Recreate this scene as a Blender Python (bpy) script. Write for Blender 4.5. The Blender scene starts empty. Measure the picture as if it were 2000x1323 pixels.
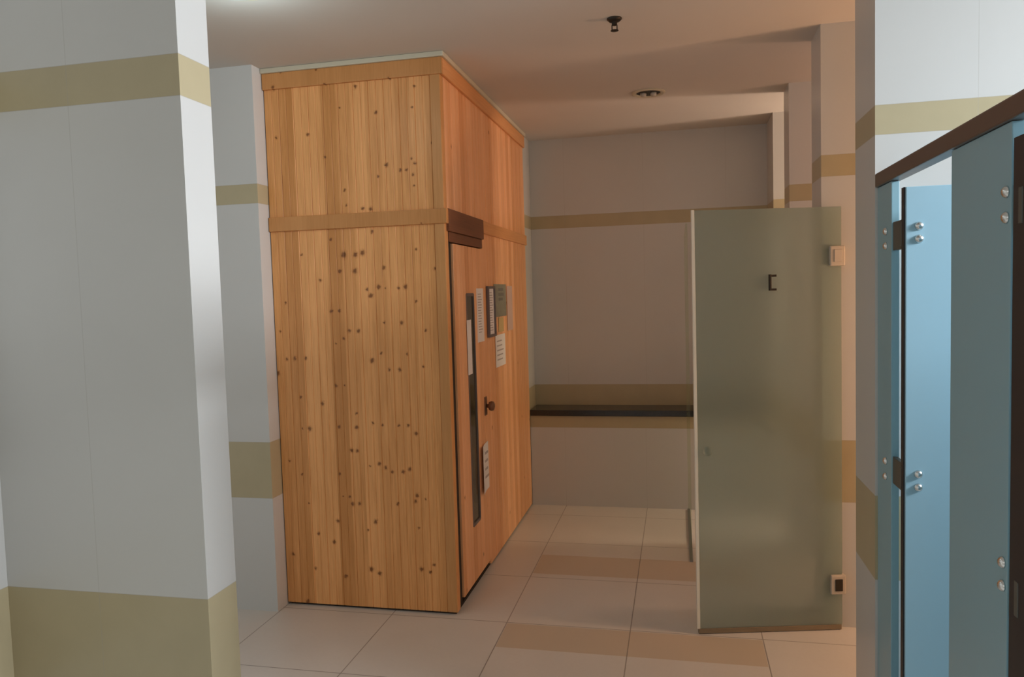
import bpy, bmesh, math, random
from mathutils import Vector, Matrix
random.seed(7)
SC = bpy.context.scene
COL = SC.collection
R = math.radians

# ------------------------------------------------------------------ dimensions
CEIL = 2.585
YL, YL2, XL, XCOR = 1.4874, 1.5996, -1.054, -1.600      # tiled wall end on the left
XP, YP = -1.9040, 3.2205                               # pilaster beside the cabin
XS0, XS1, YS, YSB = -1.9010, -1.0272, 3.3116, 5.160    # sauna cabin
YLOW, YB = 5.1668, 5.4156                              # half wall and back wall
XR, XRW = 0.6000, 3.00                                 # pier line and wall behind the bays
B1, B2, B3, B4 = 2.042, 1.9518, 0.8242, 0.5528          # heights of the tan bands
TX, TY = -0.228, 3.27; TP = 0.557                       # floor tile grid

# ------------------------------------------------------------------ node helpers
def mat(name):
    m = bpy.data.materials.new(name); m.use_nodes = True
    return m, m.node_tree.nodes, m.node_tree.links, m.node_tree.nodes['Principled BSDF']
class G:
    def __init__(s, m): s.n = m.node_tree.nodes; s.l = m.node_tree.links
    def put(s, sock, v):
        if isinstance(v, bpy.types.NodeSocket): s.l.new(v, sock)
        elif v is not None: sock.default_value = v
    def math(s, op, a, b=None, c=None):
        n = s.n.new('ShaderNodeMath'); n.operation = op
        s.put(n.inputs[0], a); s.put(n.inputs[1], b); s.put(n.inputs[2], c); return n.outputs[0]
    def mix(s, f, a, b):
        n = s.n.new('ShaderNodeMix'); n.data_type = 'RGBA'
        s.put(n.inputs[0], f); s.put(n.inputs[6], a); s.put(n.inputs[7], b); return n.outputs[2]
    def noise(s, vec, scale, detail=3, rough=.5):
        n = s.n.new('ShaderNodeTexNoise'); s.put(n.inputs['Vector'], vec)
        n.inputs['Scale'].default_value = scale; n.inputs['Detail'].default_value = detail; n.inputs['Roughness'].default_value = rough
        return n.outputs['Fac']
    def ramp(s, f, stops):
        n = s.n.new('ShaderNodeValToRGB'); s.put(n.inputs[0], f); e = n.color_ramp.elements
        while len(e) < len(stops): e.new(.5)
        for i, (p, c) in enumerate(stops): e[i].position = p; e[i].color = c
        return n.outputs[0]
    def xyz(s, v):
        n = s.n.new('ShaderNodeSeparateXYZ'); s.put(n.inputs[0], v); return n.outputs
    def comb(s, x, y, z):
        n = s.n.new('ShaderNodeCombineXYZ'); s.put(n.inputs[0], x); s.put(n.inputs[1], y); s.put(n.inputs[2], z); return n.outputs[0]
    def geo(s): return s.n.new('ShaderNodeNewGeometry').outputs
    def step(s, v, lo, hi):      # 1 between lo and hi
        return s.math('MULTIPLY', s.math('GREATER_THAN', v, lo), s.math('LESS_THAN', v, hi))
    def bump(s, h, strength, dist, bsdf):
        n = s.n.new('ShaderNodeBump'); n.inputs['Strength'].default_value = strength; n.inputs['Distance'].default_value = dist
        s.put(n.inputs['Height'], h); s.l.new(n.outputs[0], bsdf.inputs['Normal'])
def c4(r, g, b): return (r, g, b, 1)

def simple(name, col, rough=.5, metal=0, noise=0.0, nscale=20, spec=.5):
    m, n, l, b = mat(name); g = G(m)
    b.inputs['Roughness'].default_value = rough; b.inputs['Metallic'].default_value = metal
    b.inputs['Specular IOR Level'].default_value = spec
    if noise:
        f = g.noise(g.geo()['Position'], nscale, 4)
        g.put(b.inputs['Base Color'], g.mix(f, c4(*[x*(1-noise) for x in col]), c4(*[min(1, x*(1+noise)) for x in col])))
    else: b.inputs['Base Color'].default_value = c4(*col)
    return m

def tile_material(name, white, tan):
    m, n, l, b = mat(name); g = G(m)
    geo = g.geo(); p = g.xyz(geo['Position']); nr = g.xyz(geo['True Normal'])
    facing_y = g.math('GREATER_THAN', g.math('ABSOLUTE', nr[1]), .5)
    hx = g.math('SUBTRACT', p[0], TX); hy = g.math('SUBTRACT', p[1], TY+.18)
    h = g.math('ADD', g.math('MULTIPLY', hx, facing_y), g.math('MULTIPLY', hy, g.math('SUBTRACT', 1, facing_y)))
    z = p[2]
    band = g.math('MAXIMUM', g.step(z, B2, B1), g.step(z, B4, B3))
    fr = g.math('ABSOLUTE', g.math('SUBTRACT', g.math('FRACT', g.math('ADD', g.math('DIVIDE', h, TP), .5)), .5))
    jv = g.math('LESS_THAN', fr, .0018)
    jh = None
    for zz in (B1, B2, B3, B4):
        s = g.math('LESS_THAN', g.math('ABSOLUTE', g.math('SUBTRACT', z, zz)), .0012)
        jh = s if jh is None else g.math('MAXIMUM', jh, s)
    joint = g.math('MAXIMUM', jv, jh)
    cloud = g.noise(geo['Position'], 2.2, 4)
    w = g.mix(cloud, c4(*[x*.95 for x in white]), c4(*[x*1.04 for x in white]))
    t = g.mix(g.noise(geo['Position'], 9, 4), c4(*[x*.92 for x in tan]), c4(*[x*1.07 for x in tan]))
    col = g.mix(band, w, t)
    col = g.mix(g.math('MULTIPLY', joint, .3), col, c4(.36, .34, .30))
    l.new(col, b.inputs['Base Color'])
    b.inputs['Roughness'].default_value = .33
    b.inputs['Specular IOR Level'].default_value = .35
    g.bump(g.math('SUBTRACT', 1, joint), .25, .002, b)
    return m

def floor_material():
    m, n, l, b = mat('floor tiles'); g = G(m)
    geo = g.geo(); p = g.xyz(geo['Position'])
    def fr(v, o):
        q = g.math('ADD', g.math('DIVIDE', g.math('SUBTRACT', v, o), TP), .5)
        return g.math('ABSOLUTE', g.math('SUBTRACT', g.math('FRACT', q), .5))
    joint = g.math('LESS_THAN', g.math('MINIMUM', fr(p[0], TX), fr(p[1], TY)), .0042)
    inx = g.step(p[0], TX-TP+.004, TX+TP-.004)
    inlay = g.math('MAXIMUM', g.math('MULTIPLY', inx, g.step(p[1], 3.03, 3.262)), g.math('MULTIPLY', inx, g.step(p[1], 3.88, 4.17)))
    f = g.noise(geo['Position'], 3.0, 5)
    f2 = g.noise(geo['Position'], 60, 3)
    base = g.mix(f, c4(.60, .57, .525), c4(.68, .655, .61))
    base = g.mix(g.math('MULTIPLY', f2, .12), base, c4(.36, .31, .25))
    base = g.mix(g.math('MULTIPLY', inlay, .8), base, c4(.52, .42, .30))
    col = g.mix(g.math('MULTIPLY', joint, .7), base, c4(.17, .14, .115))
    l.new(col, b.inputs['Base Color'])
    b.inputs['Roughness'].default_value = .30
    b.inputs['Specular IOR Level'].default_value = .4
    g.bump(g.math('SUBTRACT', 1, joint), .4, .002, b)
    return m

def wood_material(name, axis, knots=None, pitch=.0725, origin=0.0, light=(.88, .430, .160), dark=(.58, .250, .074), horizontal=False):
    """knotty pine: axis = index of the horizontal coordinate of the face"""
    m, n, l, b = mat(name); g = G(m)
    geo = g.geo(); p = g.xyz(geo['Position'])
    u, z = p[axis], p[2]
    if horizontal: u, z = z, u
    plank = g.math('FLOOR', g.math('DIVIDE', g.math('SUBTRACT', u, origin), pitch))
    wn = n.new('ShaderNodeTexWhiteNoise'); wn.noise_dimensions = '1D'; l.new(plank, wn.inputs['W'])
    rnd = wn.outputs['Value']
    off = g.math('MULTIPLY', rnd, 37.0)
    vec = g.comb(g.math('MULTIPLY', u, 1.0), off, g.math('MULTIPLY', z, .035))
    grain = g.noise(vec, 170, 5, .6)
    vec2 = g.comb(g.math('MULTIPLY', u, 1.0), off, g.math('MULTIPLY', z, .12))
    broad = g.noise(vec2, 16, 3, .5)
    t = g.math('ADD', g.math('MULTIPLY', grain, .55), g.math('MULTIPLY', broad, .45))
    t = g.math('ADD', t, g.math('MULTIPLY', g.math('SUBTRACT', rnd, .5), .36))
    col = g.ramp(t, [(.30, c4(*dark)), (.52, c4(*[(a+q)/2 for a, q in zip(light, dark)])), (.72, c4(*light))])
    wob = g.math('MULTIPLY', g.math('SUBTRACT', g.noise(geo['Position'], 75, 2), .5), .015)
    if knots:
        zz = g.math('MULTIPLY', z, .9)
        v = g.comb(g.math('ADD', u, wob), 0.0, g.math('ADD', zz, wob))
        acc = None
        for (kx, kz, kr) in knots:
            d = n.new('ShaderNodeVectorMath'); d.operation = 'DISTANCE'
            l.new(v, d.inputs[0]); d.inputs[1].default_value = (kx, 0, kz*.9)
            s = g.math('MULTIPLY_ADD', d.outputs['Value'], -1.0/(kr*1.75), 1.0)
            acc = s if acc is None else g.math('MAXIMUM', acc, s)
    else:
        vv = g.comb(g.math('ADD', u, wob), off, g.math('ADD', g.math('MULTIPLY', z, .8), wob))
        vo = n.new('ShaderNodeTexVoronoi'); vo.inputs['Scale'].default_value = 6.5; l.new(vv, vo.inputs['Vector'])
        acc = g.math('MULTIPLY_ADD', vo.outputs['Distance'], -1.0/.10, 1.0)
    acc = g.math('MAXIMUM', acc, 0.0)
    halo = g.math('MULTIPLY', g.math('MINIMUM', g.math('MULTIPLY', acc, 1.6), 1.0), .55)
    col = g.mix(halo, col, c4(.50, .20, .055))
    core = g.math('MINIMUM', g.math('MULTIPLY', g.math('MAXIMUM', g.math('SUBTRACT', acc, .40), 0.0), 2.4), .80)
    col = g.mix(core, col, c4(.150, .046, .012))
    l.new(col, b.inputs['Base Color'])
    b.inputs['Roughness'].default_value = .42
    b.inputs['Specular IOR Level'].default_value = .3
    g.bump(grain, .12, .002, b)
    return m

KNOTS = [(-1.528,1.7,0.0151),(-1.469,1.7,0.012),(-1.434,1.707,0.012),(-1.552,1.625,0.0105),(-1.476,1.622,0.012),(-1.383,1.802,0.0075),(-1.33,1.634,0.009),(-1.36,1.546,0.0105),(-1.4,1.506,0.0105),(-1.419,1.533,0.0075),(-1.228,1.542,0.0105),(-1.262,1.537,0.0075),(-1.326,1.539,0.0045),(-1.083,1.62,0.0075),(-1.602,1.439,0.009),(-1.562,1.439,0.009),(-1.84,1.482,0.006),(-1.254,1.376,0.009),(-1.339,1.379,0.006),(-1.517,1.343,0.009),(-1.469,1.342,0.009),(-1.546,1.307,0.009),(-1.587,1.284,0.006),(-1.873,1.347,0.006),(-1.361,1.234,0.006),(-1.408,1.201,0.0105),(-1.324,1.158,0.0075),(-1.271,1.158,0.009),(-1.155,1.172,0.006),(-1.803,1.215,0.0105),(-1.845,1.213,0.0075),(-1.747,1.215,0.0075),(-1.897,1.143,0.0105),(-1.595,1.084,0.0105),(-1.552,1.084,0.006),(-1.782,1.028,0.0075),(-1.669,0.997,0.009),(-1.496,0.951,0.006),(-1.499,0.884,0.009),(-1.416,0.906,0.0075),(-1.367,0.897,0.006),(-1.743,0.874,0.0105),(-1.781,0.874,0.006),(-1.59,0.884,0.009),(-1.242,0.895,0.0075),(-1.286,0.894,0.006),(-1.203,0.857,0.009),(-1.744,1.708,0.006),(-1.59,1.775,0.0075),(-1.653,1.586,0.0075),(-1.17,1.712,0.006),(-1.179,1.474,0.006),(-1.137,1.339,0.006),(-1.232,1.23,0.006),(-1.531,0.772,0.01),(-1.501,0.77,0.0086),(-1.596,0.658,0.0072),(-1.392,0.711,0.0086),(-1.36,0.693,0.0086),(-1.44,0.699,0.0057),(-1.328,0.673,0.0072),(-1.274,0.674,0.0086),(-1.241,0.688,0.0086),(-1.549,0.548,0.0072),(-1.585,0.547,0.0043),(-1.537,0.513,0.01),(-1.501,0.515,0.0086),(-1.207,0.565,0.01),(-1.218,0.536,0.0086),(-1.168,0.547,0.0057),(-1.307,0.52,0.0072),(-1.615,0.427,0.01),(-1.422,0.43,0.01),(-1.465,0.387,0.0057),(-1.719,0.362,0.0072),(-1.64,0.323,0.0086),(-1.861,0.252,0.01),(-1.746,0.187,0.0072),(-1.454,0.199,0.0115),(-1.413,0.179,0.01),(-1.2,0.212,0.01),(-1.158,0.199,0.0072),(-1.138,0.234,0.0072),(-1.587,0.158,0.01),(-1.794,0.019,0.01),(-1.207,0.409,0.0057),(-1.795,0.649,0.0057),(-1.857,0.717,0.0072),(-1.765,0.509,0.0057),(-1.798,2.565,0.0077),(-1.621,2.558,0.0065),(-1.582,2.49,0.0065),(-1.845,2.495,0.009),(-1.437,2.468,0.009),(-1.517,2.38,0.0052),(-1.34,2.343,0.0077),(-1.266,2.488,0.0065),(-1.151,2.446,0.0065),(-1.166,2.352,0.0052),(-1.846,2.265,0.0077),(-1.685,2.268,0.0077),(-1.601,2.159,0.0077),(-1.299,2.102,0.009),(-1.341,2.054,0.0065),(-1.232,2.076,0.0077),(-1.202,2.075,0.0065),(-1.161,2.101,0.0077),(-1.171,2.052,0.0065),(-1.177,2.123,0.0052),(-1.168,2.001,0.0052),(-1.074,2.189,0.0077),(-1.424,1.911,0.0077),(-1.383,1.907,0.009),(-1.511,1.999,0.0065),(-1.503,1.931,0.0052),(-1.135,1.829,0.0052)]

M = {}
M['tile'] = tile_material('glazed wall tile', (.565, .560, .535), (.44, .375, .235))
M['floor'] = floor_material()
M['ceiling'] = simple('ceiling paint', (.60, .565, .52), .75, noise=.03, nscale=3)
M['plaster'] = simple('cream moulding paint', (.56, .51, .385), .5)
M['pine_front'] = wood_material('knotty pine front', 0, KNOTS, origin=XS0)
M['pine_side'] = wood_material('knotty pine side', 1, None, origin=YS, light=(.90, .50, .26), dark=(.70, .33, .14))
M['pine_board_front'] = wood_material('pine board front', 0, KNOTS, pitch=.3, origin=.1, light=(.64, .30, .105), dark=(.49, .215, .065), horizontal=False)
M['pine_board_side'] = wood_material('pine board side', 1, None, pitch=.3, origin=.1, light=(.74, .37, .15), dark=(.56, .25, .09), horizontal=True)
M['pine_post'] = wood_material('pine corner post', 0, None, pitch=.5, origin=.3, light=(.72, .37, .15), dark=(.56, .265, .09))
M['walnut'] = wood_material('dark stained header', 1, None, pitch=.5, origin=.1, light=(.20, .075, .032), dark=(.11, .040, .017), horizontal=True)
M['walnut_knob'] = simple('dark stained wood', (.17, .07, .03), .4, noise=.2, nscale=60)
M['dark'] = simple('dark recess', (.025, .015, .008), .8)  # near-black colour painted in for shade in the cabin's gaps and interior
M['stone'] = simple('black granite', (.030, .024, .018), .18, noise=.35, nscale=90)
M['chrome'] = simple('brushed chrome', (.72, .72, .70), .25, 1)
M['steel'] = simple('satin steel', (.36, .37, .36), .35, 1)
M['bronze'] = simple('dark metal', (.045, .036, .028), .45, .6)
M['hinge'] = simple('dull hinge metal', (.11, .115, .10), .5, .3)
M['rail'] = simple('brown anodised rail', (.135, .105, .09), .35, .5)
M['teal'] = simple('teal laminate', (.25, .43, .50), .38, noise=.03, nscale=4)
M['teal_door'] = simple('light teal laminate', (.33, .52, .615), .36, noise=.02, nscale=4)
M['edge'] = simple('black panel edge', (.02, .02, .022), .5)
M['paper'] = simple('white paper', (.80, .77, .77), .7)
M['paper_pink'] = simple('pale pink paper', (.58, .42, .37), .7)
M['paper_yellow'] = simple('yellow paper', (.56, .42, .20), .7)
M['ink'] = simple('grey print', (.42, .38, .38), .8)
M['ink_dark'] = simple('dark print', (.17, .165, .155), .8)
M['poster'] = simple('grey green poster', (.235, .235, .185), .5, noise=.3, nscale=26)
M['frame'] = simple('dark frame', (.15, .12, .115), .45)
M['plastic'] = simple('ivory plastic', (.47, .42, .35), .45)
M['seal_brown'] = simple('olive brown seal', (.22, .165, .10), .45)
M['seal'] = simple('clear vinyl seal', (.72, .70, .60), .3)

def glass_material(name, tint, rough, body, amount):
    m, n, l, b = mat(name)
    b.inputs['Base Color'].default_value = c4(*tint); b.inputs['Transmission Weight'].default_value = 1
    b.inputs['Roughness'].default_value = rough; b.inputs['IOR'].default_value = 1.3
    tr = n.new('ShaderNodeBsdfTranslucent'); tr.inputs[0].default_value = c4(*body)
    df = n.new('ShaderNodeBsdfDiffuse'); df.inputs[0].default_value = c4(*body)
    a = n.new('ShaderNodeMixShader'); a.inputs[0].default_value = .45; l.new(df.outputs[0], a.inputs[1]); l.new(tr.outputs[0], a.inputs[2])
    mx = n.new('ShaderNodeMixShader'); mx.inputs[0].default_value = amount
    l.new(b.outputs[0], mx.inputs[1]); l.new(a.outputs[0], mx.inputs[2])
    l.new(mx.outputs[0], n['Material Output'].inputs['Surface'])
    return m
M['frosted'] = glass_material('green frosted glass', (.80, .90, .84), .31, (.42, .50, .46), .34)
def clear_glass(name, tint, body, amount):
    m, n, l, b = mat(name)
    b.inputs['Base Color'].default_value = c4(*body); b.inputs['Roughness'].default_value = .1
    t = n.new('ShaderNodeBsdfTransparent'); t.inputs[0].default_value = c4(*tint)
    mx = n.new('ShaderNodeMixShader'); mx.inputs[0].default_value = amount
    l.new(t.outputs[0], mx.inputs[1]); l.new(b.outputs[0], mx.inputs[2])
    l.new(mx.outputs[0], n['Material Output'].inputs['Surface']); return m
M['screen_glass'] = clear_glass('green clear glass', (.93, .96, .90), (.50, .50, .38), .10)
M['window_glass'] = simple('dark sauna window glass', (.060, .048, .022), .14, noise=.25, nscale=8)

def emission(name, col, s):
    m, n, l, b = mat(name)
    b.inputs['Base Color'].default_value = c4(.30, .30, .28)
    b.inputs['Emission Color'].default_value = c4(*col); b.inputs['Emission Strength'].default_value = s
    return m
M['dome'] = emission('lit opal dome', (1, .98, .90), .12)

# ------------------------------------------------------------------ mesh helpers
def new_bm(): return bmesh.new()
def bx(bm, x0, x1, y0, y1, z0, z1, bev=0):
    r = bmesh.ops.create_cube(bm, size=1)
    vs = r['verts']
    bmesh.ops.scale(bm, verts=vs, vec=(x1-x0, y1-y0, z1-z0))
    bmesh.ops.translate(bm, verts=vs, vec=((x0+x1)/2, (y0+y1)/2, (z0+z1)/2))
    if bev:
        es = list({e for v in vs for e in v.link_edges})
        bmesh.ops.bevel(bm, geom=es, offset=bev, segments=2, affect='EDGES', profile=.6)
    return bm
def box(*a, **k): return bx(new_bm(), *a, **k)
def lathe(bm, prof, cx, cy, cz, axis='z', seg=28, sign=1):
    rings = []
    for r, h in prof:
        ring = []
        for i in range(seg):
            a = 2*math.pi*i/seg; p = (r*math.cos(a), r*math.sin(a), h*sign)
            if axis == 'x': p = (p[2], p[0], p[1])
            elif axis == 'y': p = (p[0], p[2], p[1])
            ring.append(bm.verts.new((cx+p[0], cy+p[1], cz+p[2])))
        rings.append(ring)
    for a, b in zip(rings, rings[1:]):
        for i in range(seg): bm.faces.new((a[i], a[(i+1) % seg], b[(i+1) % seg], b[i]))
    bm.faces.new(rings[0][::-1]); bm.faces.new(rings[-1])
    return bm
def prism(bm, pts, z0, z1):
    lo = [bm.verts.new((x, y, z0)) for x, y in pts]; hi = [bm.verts.new((x, y, z1)) for x, y in pts]
    bm.faces.new(lo[::-1]); bm.faces.new(hi)
    for i in range(len(pts)):
        j = (i+1) % len(pts); bm.faces.new((lo[i], lo[j], hi[j], hi[i]))
    return bm
def obj(name, bm, m, parent=None, smooth=False):
    bmesh.ops.recalc_face_normals(bm, faces=bm.faces)
    me = bpy.data.meshes.new(name); bm.to_mesh(me); bm.free()
    for mm in (m if isinstance(m, (list, tuple)) else [m]): me.materials.append(mm)
    if smooth:
        for f in me.polygons: f.use_smooth = True
    o = bpy.data.objects.new(name, me); COL.objects.link(o)
    if parent:
        o.parent = parent; pm = Matrix.Identity(4); q = parent
        while q: pm = q.matrix_parent_inverse @ q.matrix_basis @ pm; q = q.parent
        o.matrix_parent_inverse = pm.inverted()
    return o
def tag(o, label, cat, group=None):
    o['label'] = label; o['category'] = cat
    if group: o['group'] = group
    return o
def thing(name, label, cat, loc=(0, 0, 0), group=None):
    o = bpy.data.objects.new(name, None); o.empty_display_size = .1; COL.objects.link(o); o.location = loc
    return tag(o, label, cat, group)
def struct(name, bm, m):
    o = obj(name, bm, m); o['kind'] = 'structure'; return o
def planks(bm, u0, u1, pitch, face, depth, z0, z1, axis, sign, gr=.0024, gd=.0028):
    """vertical tongue and groove boards; face = plane of the surface, body lies 'depth' behind it"""
    prof = []; n = max(1, round((u1-u0)/pitch)); p = (u1-u0)/n
    for i in range(n):
        a = u0+i*p; b = a+p; mid = (a+b)/2
        prof += [(a, gd), (a+gr, 0), (mid-.0022, 0), (mid, .0020), (mid+.0022, 0), (b-gr, 0)]
    prof.append((u1, gd))
    pts = [(u, face-sign*d) for u, d in prof]+[(u1, face-sign*depth), (u0, face-sign*depth)]
    if axis == 1: pts = [(v, u) for u, v in pts]
    return prism(bm, pts, z0, z1)

# ------------------------------------------------------------------ the setting
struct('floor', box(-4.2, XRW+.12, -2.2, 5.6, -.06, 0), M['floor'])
struct('ceiling', box(-4.2, XRW+.12, -2.2, 5.6, CEIL, CEIL+.06), M['ceiling'])
struct('wall_left', box(XCOR-.12, XL, YL, YL2, 0, CEIL), M['tile'])
struct('wall_left_near', box(XCOR-.12, XCOR, -2.2, YL, 0, CEIL), M['tile'])
struct('wall_left_corridor', box(-4.2, XP, YP, 5.6, 0, CEIL), M['tile'])
struct('wall_left_corridor_end', box(-4.2, -4.1, YL2, YP, 0, CEIL), M['tile'])
struct('wall_back', box(XS1-.2, XRW, YB, 5.6, 0, CEIL), M['tile'])
struct('wall_back_corner', box(XP, XS1-.006, YSB+.004, YB-.0005, 0, CEIL), M['tile'])
struct('wall_back_lower', box(XS1, XR, YLOW, YB, 0, .634), M['tile'])
struct('wall_right', box(XRW, XRW+.12, 2.8138, 5.6, 0, CEIL), M['tile'])
for i, (a, b) in enumerate(((3.4469, 3.6728), (4.3808, 4.5743), (5.085, YB))):
    struct('wall_right_pier_%d' % (i+1), box(XR, XRW, a, b, 0, CEIL), M['tile'])
struct('wall_right_stall', box(XR, XRW, 2.5478, 2.8138, 0, CEIL), M['tile'])
struct('wall_near', box(XCOR, XRW, -2.32, -2.2, 0, .85), M['tile'])  # low unseen wall added to block light from behind the camera
struct('wall_right_stall_side', box(XRW, XRW+.12, -2.2, 2.5478, 0, CEIL), M['tile'])

# ------------------------------------------------------------------ sauna cabin
cabin = thing('sauna_cabin', 'ceiling-high knotty pine sauna cabin with a narrow windowed door on its right side', 'sauna', ((XS0+XS1)/2, (YS+YSB)/2, 0))
HT = 2.562
c = new_bm(); bx(c, XS0+.03, XS1-.05, YS+.045, YSB-.002, .012, HT)
obj('inner_wall', c, M['dark'], cabin)
obj('plinth', box(XS0+.012, XS1-.012, YS+.012, YSB-.002, 0, .014), M['dark'], cabin)  # blackened to read as the shaded gap under the cabin
Z1, Z2 = 1.8235, 1.8908
XE = XS1-.050
for z0, z1 in ((.012, Z1), (Z2, HT)):
    obj('front_cladding', planks(new_bm(), XS0, XE, .0725, YS, .045, z0, z1, 0, -1), M['pine_front'], cabin)
obj('corner_post', box(XE, XS1-.0005, YS-.004, YS+.044, .012, HT, bev=.004), M['pine_post'], cabin)
D0, D1, DZ = 3.411, 3.950, 1.737            # door leaf along y, top
obj('side_cladding', planks(new_bm(), YS+.044, YSB-.002, .118, XS1, .05, Z2, HT, 1, 1, .004, .006), M['pine_side'], cabin)
obj('side_cladding', planks(new_bm(), D1+.008, YSB-.002, .118, XS1, .05, .012, Z1, 1, 1, .004, .006), M['pine_side'], cabin)
obj('door_jamb', box(XS1-.05, XS1-.008, YS+.0445, D0-.0005, .012, Z1), M['dark'], cabin)  # near-black colour stands in for shade between post and door
# boards round the top and the middle
obj('cornice_board', box(XS0, XS1+.014, YS-.014, YS-.0005, 2.488, HT, bev=.003), M['pine_board_front'], cabin)
obj('cornice_board', box(XS1+.0005, XS1+.014, YS, YSB-.002, 2.488, HT, bev=.003), M['pine_board_side'], cabin)
obj('cornice_moulding', box(XS0-.002, XS1+.024, YS-.024, YS, HT, CEIL-.0005, bev=.004), M['plaster'], cabin)
obj('cornice_moulding', box(XS1-.002, XS1+.024, YS+.001, YSB-.002, HT, CEIL-.0005, bev=.004), M['plaster'], cabin)
obj('middle_rail', box(XS0, XS1+.012, YS-.012, YS+.02, Z1, Z2, bev=.003), M['pine_board_front'], cabin)
obj('middle_rail', box(XS1-.03, XS1+.012, D1+.012, YSB-.002, Z1, Z2, bev=.003), M['pine_board_side'], cabin)
o = obj('door_header', box(XS1-.03, XS1+.014, YS+.021, D1+.011, 1.790, Z2+.002, bev=.003), M['walnut'], cabin)  # dark brown carries the shadow over the door in its colour
o['label'] = 'dark stained header board over the door'
obj('door_lintel', box(XS1-.045, XS1+.004, YS+.046, D1+.006, DZ+.006, 1.789, bev=.002), M['walnut'], cabin)  # darkest tone painted in for shadow in the recess above the door
# the door with its narrow window
W0, W1, WZ0, WZ1 = 3.604, 3.742, .330, 1.500
d = new_bm(); XD = XS1+.004
planks(d, D0, W0, .095, XD, .034, .045, DZ, 1, 1)
planks(d, W1, D1, .104, XD, .034, .045, DZ, 1, 1)
planks(d, W0, W1, .14, XD, .034, .045, WZ0, 1, 1)
planks(d, W0, W1, .14, XD, .034, WZ1, DZ, 1, 1)
door = obj('door', d, M['pine_side'], cabin)
obj('window_pane', box(XD-.008, XD-.003, W0+.001, W1-.001, WZ0+.001, WZ1-.001), M['window_glass'], door)
f = new_bm()
bx(f, XD-.030, XD+.003, W0-.004, W0+.006, WZ0, WZ1); bx(f, XD-.030, XD+.003, W1-.006, W1+.004, WZ0, WZ1)
bx(f, XD-.030, XD+.003, W0+.006, W1-.006, WZ0-.004, WZ0+.012); bx(f, XD-.030, XD+.003, W0+.006, W1-.006, WZ1-.012, WZ1+.004)
obj('window_frame', f, M['frame'], door)
h = new_bm(); lathe(h, [(.010, 0), (.010, .018), (.022, .022), (.027, .034), (.024, .046), (.012, .051), (.002, .052)], XD, 3.915, .895, 'x')
obj('handle', h, M['walnut_knob'], door, True)
h = box(XD-.002, XD+.006, 3.895, 3.935, .845, .945, bev=.003)
obj('handle_plate', h, M['walnut_knob'], door)

# ------------------------------------------------------------------ notices on the cabin
def sheet_x(y0, y1, z0, z1, x, curl=0.0, n=8):
    """thin sheet on a wall facing +x; curl lifts its near side"""
    bm = new_bm(); pts = []
    for i in range(n+1):
        t = i/n; pts.append((x+.0012+curl*(1-t)**2, y0+(y1-y0)*t))
    back = [(a-.0008, b) for a, b in pts][::-1]
    prism(bm, pts+back, z0, z1); return bm
def lines_x(y0, y1, z0, z1, x, n, frac=.45, curl=0.0):
    """printed lines as shallow bars on the sheet"""
    bm = new_bm(); dz = (z1-z0)/n
    for i in range(n):
        a = z1-dz*(i+.5); w = random.uniform(.65, 1.0)
        bx(bm, x+.0013, x+.0017, y0, y0+(y1-y0)*w, a-dz*frac/2, a+dz*frac/2)
    return bm
XN = XS1+.002
WALLN = 'notices fixed to the sauna cabin'
def notice(name, label, cat, y0, y1, z0, z1, m, x=XN, curl=0.0):
    return tag(obj(name, sheet_x(y0, y1, z0, z1, x, curl), m), label, cat, WALLN)
o = notice('notice_sheet', 'tall narrow white sheet on the left edge of the sauna door window', 'notice', 3.590, 3.668, 1.098, 1.371, M['paper'], XD+.003)
o = notice('notice_sheet', 'white printed sheet on the upper sauna door, left of the dark framed notice', 'notice', 3.800, 3.938, 1.245, 1.528, M['paper'], XD)
obj('printed_lines', lines_x(3.825, 3.915, 1.29, 1.505, XD, 15, .35), M['ink'], o)
fr = thing('framed_notice', 'dark framed notice on the cabin wall just right of the sauna door', 'notice', (XN, 4.095, 1.26), WALLN)
f = new_bm(); a, b, z0, z1 = 4.015, 4.172, 1.258, 1.540
bx(f, XN, XN+.016, a, a+.014, z0, z1, bev=.002); bx(f, XN, XN+.016, b-.014, b, z0, z1, bev=.002)
bx(f, XN, XN+.016, a+.014, b-.014, z0, z0+.014); bx(f, XN, XN+.016, a+.014, b-.014, z1-.014, z1)
obj('frame', f, M['frame'], fr); obj('sheet', box(XN, XN+.006, a+.014, b-.014, z0+.014, z1-.014), M['paper'], fr)
obj('printed_lines', lines_x(a+.03, b-.03, z0+.03, z1-.03, XN+.0055, 16, .35), M['ink'], fr)
o = notice('poster', 'grey green picture poster between the framed notice and the pale pink sheet', 'poster', 4.190, 4.500, 1.362, 1.552, M['poster'])
obj('printed_lines', lines_x(4.30, 4.46, 1.45, 1.535, XN, 3, .6), M['ink_dark'], o)
notice('notice_sheet', 'small yellow notice under the grey green poster', 'notice', 4.285, 4.415, 1.272, 1.356, M['paper_yellow'])
notice('notice_sheet', 'pale pink sheet rightmost of the notices on the sauna wall', 'notice', 4.525, 4.675, 1.268, 1.542, M['paper_pink'])
o = notice('notice_sheet', 'white notice with grey lines under the small yellow one', 'notice', 4.195, 4.440, 1.072, 1.258, M['paper'])
obj('printed_lines', lines_x(4.23, 4.41, 1.10, 1.235, XN, 5, .3), M['ink'], o)
o = notice('notice_sheet', 'white notice low on the sauna door, its near side curling off', 'notice', 3.770, 3.946, .446, .700, M['paper'], XD, .018)
obj('printed_lines', lines_x(3.83, 3.93, .50, .67, XD+.0055, 4, .3), M['ink'], o)

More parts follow.
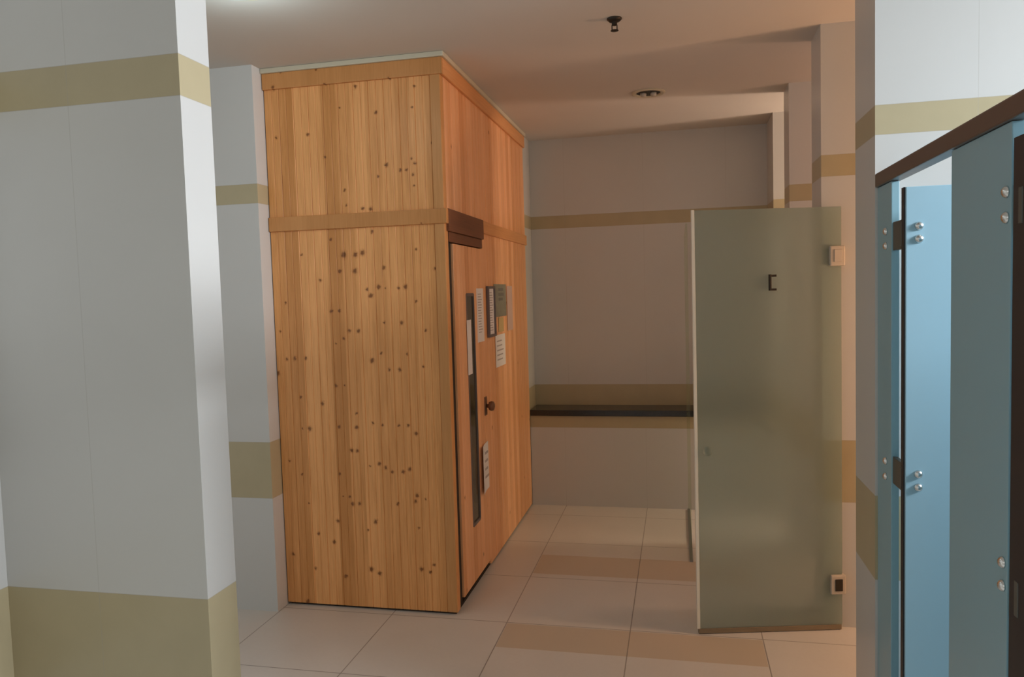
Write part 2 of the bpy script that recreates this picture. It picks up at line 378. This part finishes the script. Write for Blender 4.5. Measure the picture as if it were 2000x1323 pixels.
# ------------------------------------------------------------------ stone ledge on the half wall
tag(obj('stone_ledge', box(XS1+.002, XR-.004, YLOW-.012, YB-.001, .6345, .676, bev=.004), M['stone']), 'long black polished stone ledge on the tiled half wall at the back', 'ledge')

# ------------------------------------------------------------------ glass screen and glass door
sc = thing('glass_screen', 'fixed green glass shower screen seen edge-on, standing out from the back half wall', 'glass screen', (.05, 4.66, 0))
obj('glass_pane', box(.044, .054, 4.165, YLOW-.016, .004, 1.842, bev=.001), M['screen_glass'], sc)
obj('floor_channel', box(.040, .058, 4.160, YLOW-.016, 0, .012), M['steel'], sc)

A = Vector((.058, 3.283, 0)); Bv = Vector((.672, 3.422, 0)); L = (Bv-A).length
gd = thing('glass_door', 'green frosted glass shower door standing ajar on the tiled pier', 'door', (Bv.x, Bv.y, 0))
gd.rotation_euler = (0, 0, math.atan2(A.y-Bv.y, A.x-Bv.x))          # local +x runs from the hinge to the free edge
bpy.context.view_layer.update()
def dpart(name, bm, m, smooth=False):
    o = obj(name, bm, m, None, smooth); o.parent = gd; return o
T = .005
dpart('glass_pane', box(0, L-.012, -T, T, .024, 1.821, bev=.0012), M['frosted'])
dpart('edge_seal', box(L-.013, L, -T-.001, T+.001, .024, 1.823, bev=.001), M['seal'])['label'] = 'pale vinyl strip on the free edge'
dpart('bottom_seal', box(.004, L-.006, -T-.003, T+.003, .003, .024, bev=.002), M['seal_brown'])
# local +y faces the camera side (the door is turned by half a turn)
for zc in (1.615, .203):
    hg = dpart('hinge', box(-.012, .052, -.016, .018, zc-.042, zc+.042, bev=.006), M['plastic'])
    p = box(.004, .036, .0182, .022, zc-.026, zc+.026, bev=.0015)
    q = obj('hinge_cover', p, M['plastic'] if zc > 1 else M['bronze'], None); q.parent = hg
def door_u(x): return (Bv.x-x)/(Bv.x-A.x)*L
k = new_bm(); u = door_u(.385); zc = 1.511
bx(k, u-.004+.010, u+.004+.010, T, T+.016, zc-.034, zc+.034, bev=.001); bx(k, u-.016, u+.006, T, T+.014, zc+.024, zc+.033, bev=.001); bx(k, u-.016, u+.006, T, T+.014, zc-.034, zc-.025, bev=.001)
dpart('hook', k, M['bronze'])['label'] = 'small dark C-shaped bracket'
k = new_bm(); lathe(k, [(.008, 0), (.008, .014), (.018, .018), (.020, .026), (.012, .032), (.002, .033)], door_u(.106), T, .806, 'y', sign=1)
dpart('knob', k, M['frosted'], True)

# ------------------------------------------------------------------ teal cubicles on the right
SX0, SX1 = .607, .629
RZ = 1.8148
tag(obj('head_rail', box(SX0-.008, SX1+.008, .30, 2.5465, RZ-.024, RZ+.018, bev=.004), M['rail']), 'brown metal head rail along the top of the teal cubicle panels', 'rail')
BOLT = [(.0115, 0), (.0115, .002), (.0095, .006), (.0055, .009), (.001, .0098)]
def bolt_x(y, z, par, x=SX0):
    obj('bolt', lathe(new_bm(), BOLT, x, y, z, 'x', 18, -1), M['chrome'], par, True)
def bolt_y(x, z, par, y):
    obj('bolt', lathe(new_bm(), BOLT, x, y, z, 'y', 18, -1), M['chrome'], par, True)
p1 = thing('cubicle_panel', 'narrow dark teal cubicle panel against the tiled pier', 'partition', (.618, 2.47, 0), 'teal cubicle panels')
obj('panel', box(SX0, SX1, 2.392, 2.5468, .10, RZ-.025, bev=.002), M['teal'], p1)
obj('foot', box(SX0+.003, SX1-.003, 2.45, 2.49, 0, .10, bev=.002), M['steel'], p1)
for z in (1.649, 1.606, .959, .912): bolt_x(2.447, z, p1)
p2 = thing('cubicle_panel', 'wide teal cubicle panel at the right edge, in front of the open door', 'partition', (.618, 1.74, 0), 'teal cubicle panels')
obj('panel', box(SX0, SX1, 1.583, 1.900, .10, RZ-.025, bev=.002), M['teal'], p2)
obj('divider', box(SX1+.001, 2.3, 1.73, 1.752, .10, RZ-.05, bev=.002), M['teal'], p2)
obj('foot', box(SX0+.003, SX1-.003, 1.72, 1.76, 0, .10, bev=.002), M['steel'], p2)
for z in (1.662, 1.614, .951, .905): bolt_x(1.602, z, p2)
def hinge_block(y0, y1, z0, z1, par):
    bm = new_bm(); bx(bm, SX0+.004, SX0+.018, y0, y1, z0, z1, bev=.002); bx(bm, SX0-.003, SX0+.006, y0-.004, y0+.012, z0+.008, z1-.008, bev=.002)
    obj('hinge', bm, M['hinge'], par)
dr = thing('cubicle_door', 'light teal cubicle door standing open behind the wide teal panel', 'door', (.62, 2.27, 0), 'open cubicle doors')
obj('leaf', box(SX0+.002, SX0+.58, 2.257, 2.286, .02, 1.756, bev=.002), M['teal_door'], dr)
obj('edge_strip', box(SX0-.0015, SX0+.0018, 2.262, 2.286, .02, 1.756), M['edge'], dr)['label'] = 'black strip on the hinge edge'  # dark plastic edge, blackened for shade on its left-facing side
for z in (1.649, 1.614, .965, .928): bolt_y(.642, z, dr, 2.257)
for a, b in ((1.590, 1.672), (.905, .985)): hinge_block(2.287, 2.391, a, b, dr)
dr2 = thing('cubicle_door', 'cubicle door hinged on the near edge of the wide teal panel, at the right frame edge', 'door', (.62, 1.55, 0), 'open cubicle doors')
obj('leaf', box(SX0+.002, SX0+.58, 1.490, 1.570, .02, 1.756, bev=.002), M['teal_door'], dr2)
obj('edge_strip', box(SX0-.0015, SX0+.0018, 1.492, 1.570, .02, 1.756), M['edge'], dr2)  # wide black strip stands in for the dark gap beside this door
for a, b in ((1.590, 1.672), (.862, .945)): hinge_block(1.535, 1.5825, a, b, dr2)

# ------------------------------------------------------------------ on the ceiling
sp = thing('sprinkler_head', 'small dark pendant sprinkler head on the ceiling', 'sprinkler', (-.232, 3.123, CEIL))
obj('escutcheon', lathe(new_bm(), [(.030, 0), (.030, .003), (.022, .011), (.012, .013)], -.232, 3.123, CEIL-.0005, 'z', 28, -1), M['bronze'], sp, True)
obj('body', lathe(new_bm(), [(.011, .011), (.011, .026), (.008, .028)], -.232, 3.123, CEIL, 'z', 20, -1), M['bronze'], sp)
k = new_bm()
for s in (-1, 1): bx(k, -.232+s*.010-.002, -.232+s*.010+.002, 3.121, 3.125, CEIL-.047, CEIL-.026)
obj('yoke', k, M['bronze'], sp)
obj('deflector', lathe(new_bm(), [(.004, .044), (.016, .047), (.016, .0485), (.003, .050)], -.232, 3.123, CEIL, 'z', 20, -1), M['bronze'], sp)

dl = thing('recessed_downlight', 'round unlit recessed downlight in the ceiling near the back wall', 'ceiling light', (-.143, 4.33, CEIL))
k = new_bm(); n = 40
def ring(bm, prof, cx, cy):
    rs = [[bm.verts.new((cx+r*math.cos(2*math.pi*i/n), cy+r*math.sin(2*math.pi*i/n), z)) for i in range(n)] for r, z in prof]
    for a, b in zip(rs, rs[1:]+rs[:1]):
        for i in range(n): bm.faces.new((a[i], a[(i+1) % n], b[(i+1) % n], b[i]))
    return bm
obj('trim_ring', ring(k, [(.092, CEIL-.0005), (.092, CEIL-.005), (.084, CEIL-.009), (.070, CEIL-.007), (.066, CEIL-.0005)], -.143, 4.33), M['plaster'], dl)
obj('reflector', lathe(new_bm(), [(.066, .001), (.060, .004), (.052, .0035)], -.143, 4.33, CEIL, 'z', 32, -1), M['bronze'], dl)
for s in (-1, 1):
    obj('bulb', lathe(new_bm(), [(.017, .003), (.017, .016), (.010, .024), (.001, .026)], -.143+s*.028, 4.325, CEIL, 'z', 18, -1), M['plastic'], dl, True)

dm = thing('dome_light', 'lit round ceiling light at the top edge above the left corridor', 'ceiling light', (-1.46, 2.36, CEIL))
obj('base_ring', ring(new_bm(), [(.150, CEIL-.0005), (.150, CEIL-.018), (.132, CEIL-.020), (.132, CEIL-.0005)], -1.46, 2.36), M['plaster'], dm)
obj('dome', lathe(new_bm(), [(.131, .001), (.129, .020), (.105, .034), (.060, .043), (.005, .046)], -1.46, 2.36, CEIL, 'z', 36, -1), M['dome'], dm, True)

# ------------------------------------------------------------------ light
def area(name, loc, rot, sx, sy, energy, col):
    l = bpy.data.lights.new(name, 'AREA'); l.shape = 'RECTANGLE'; l.size = sx; l.size_y = sy; l.energy = energy; l.color = col
    o = bpy.data.objects.new(name, l); o.location = loc; o.rotation_euler = rot; COL.objects.link(o); return o
def spot(name, loc, energy, col, angle=110, blend=.6, rad=.05, tgt=None):
    l = bpy.data.lights.new(name, 'SPOT'); l.energy = energy; l.color = col; l.spot_size = R(angle); l.spot_blend = blend; l.shadow_soft_size = rad
    o = bpy.data.objects.new(name, l); o.location = loc; COL.objects.link(o)
    if tgt: o.rotation_euler = (Vector(tgt)-Vector(loc)).to_track_quat('-Z', 'Y').to_euler()
    return o
def point(name, loc, energy, col, rad=.12):
    l = bpy.data.lights.new(name, 'POINT'); l.energy = energy; l.color = col; l.shadow_soft_size = rad
    o = bpy.data.objects.new(name, l); o.location = loc; COL.objects.link(o); return o
#LIGHTS
point('corridor_lamp', (-1.46, 2.36, 2.44), 3.8, (.75, .95, 1), .10)
point('bay_lamp_front', (2.1, 3.13, 1.35), 56, (1, .565, .33))
point('bay_lamp_middle', (2.1, 4.03, 2.0), 32, (1, .59, .41))
point('bay_lamp_rear', (2.1, 4.83, 1.6), 82, (1, .72, .55))
area('stall_window', (2.97, 1.5, 2.28), (0, R(72), R(4)), .5, 1.0, 106, (.88, .93, 1)).data.spread = R(110)  # unseen side light added to brighten the left wall end
#END
w = bpy.data.worlds.new('surroundings'); SC.world = w; w.use_nodes = True
w.node_tree.nodes['Background'].inputs[0].default_value = (.985, 1.0, .985, 1); w.node_tree.nodes['Background'].inputs[1].default_value = .83

# ------------------------------------------------------------------ camera
F, yaw, pitch, roll = 1476.12, .2175, .0605, -.0293
cc, ss = math.cos(yaw), math.sin(yaw)
fw = Vector((-ss*math.cos(pitch), cc*math.cos(pitch), -math.sin(pitch)))
r0 = Vector((cc, ss, 0)); u0 = r0.cross(fw)
r2 = math.cos(roll)*r0+math.sin(roll)*u0; u2 = -math.sin(roll)*r0+math.cos(roll)*u0
cam = bpy.data.cameras.new('camera'); cam.sensor_width = 36; cam.lens = F/2000*36; cam.clip_start = .02
co = bpy.data.objects.new('camera', cam); COL.objects.link(co)
mw = Matrix((r2, u2, -fw)).transposed().to_4x4(); mw.translation = (0, 0, 1.5); co.matrix_world = mw
SC.camera = co

vs = SC.view_settings
vs.view_transform = 'Standard'; vs.look = 'None'; vs.gamma = 1; vs.use_curve_mapping = False; vs.exposure = 0
SC.cycles.use_denoising = True
SC.cycles.max_bounces = 12; SC.cycles.diffuse_bounces = 6; SC.cycles.transmission_bounces = 10
SC.cycles.caustics_refractive = True
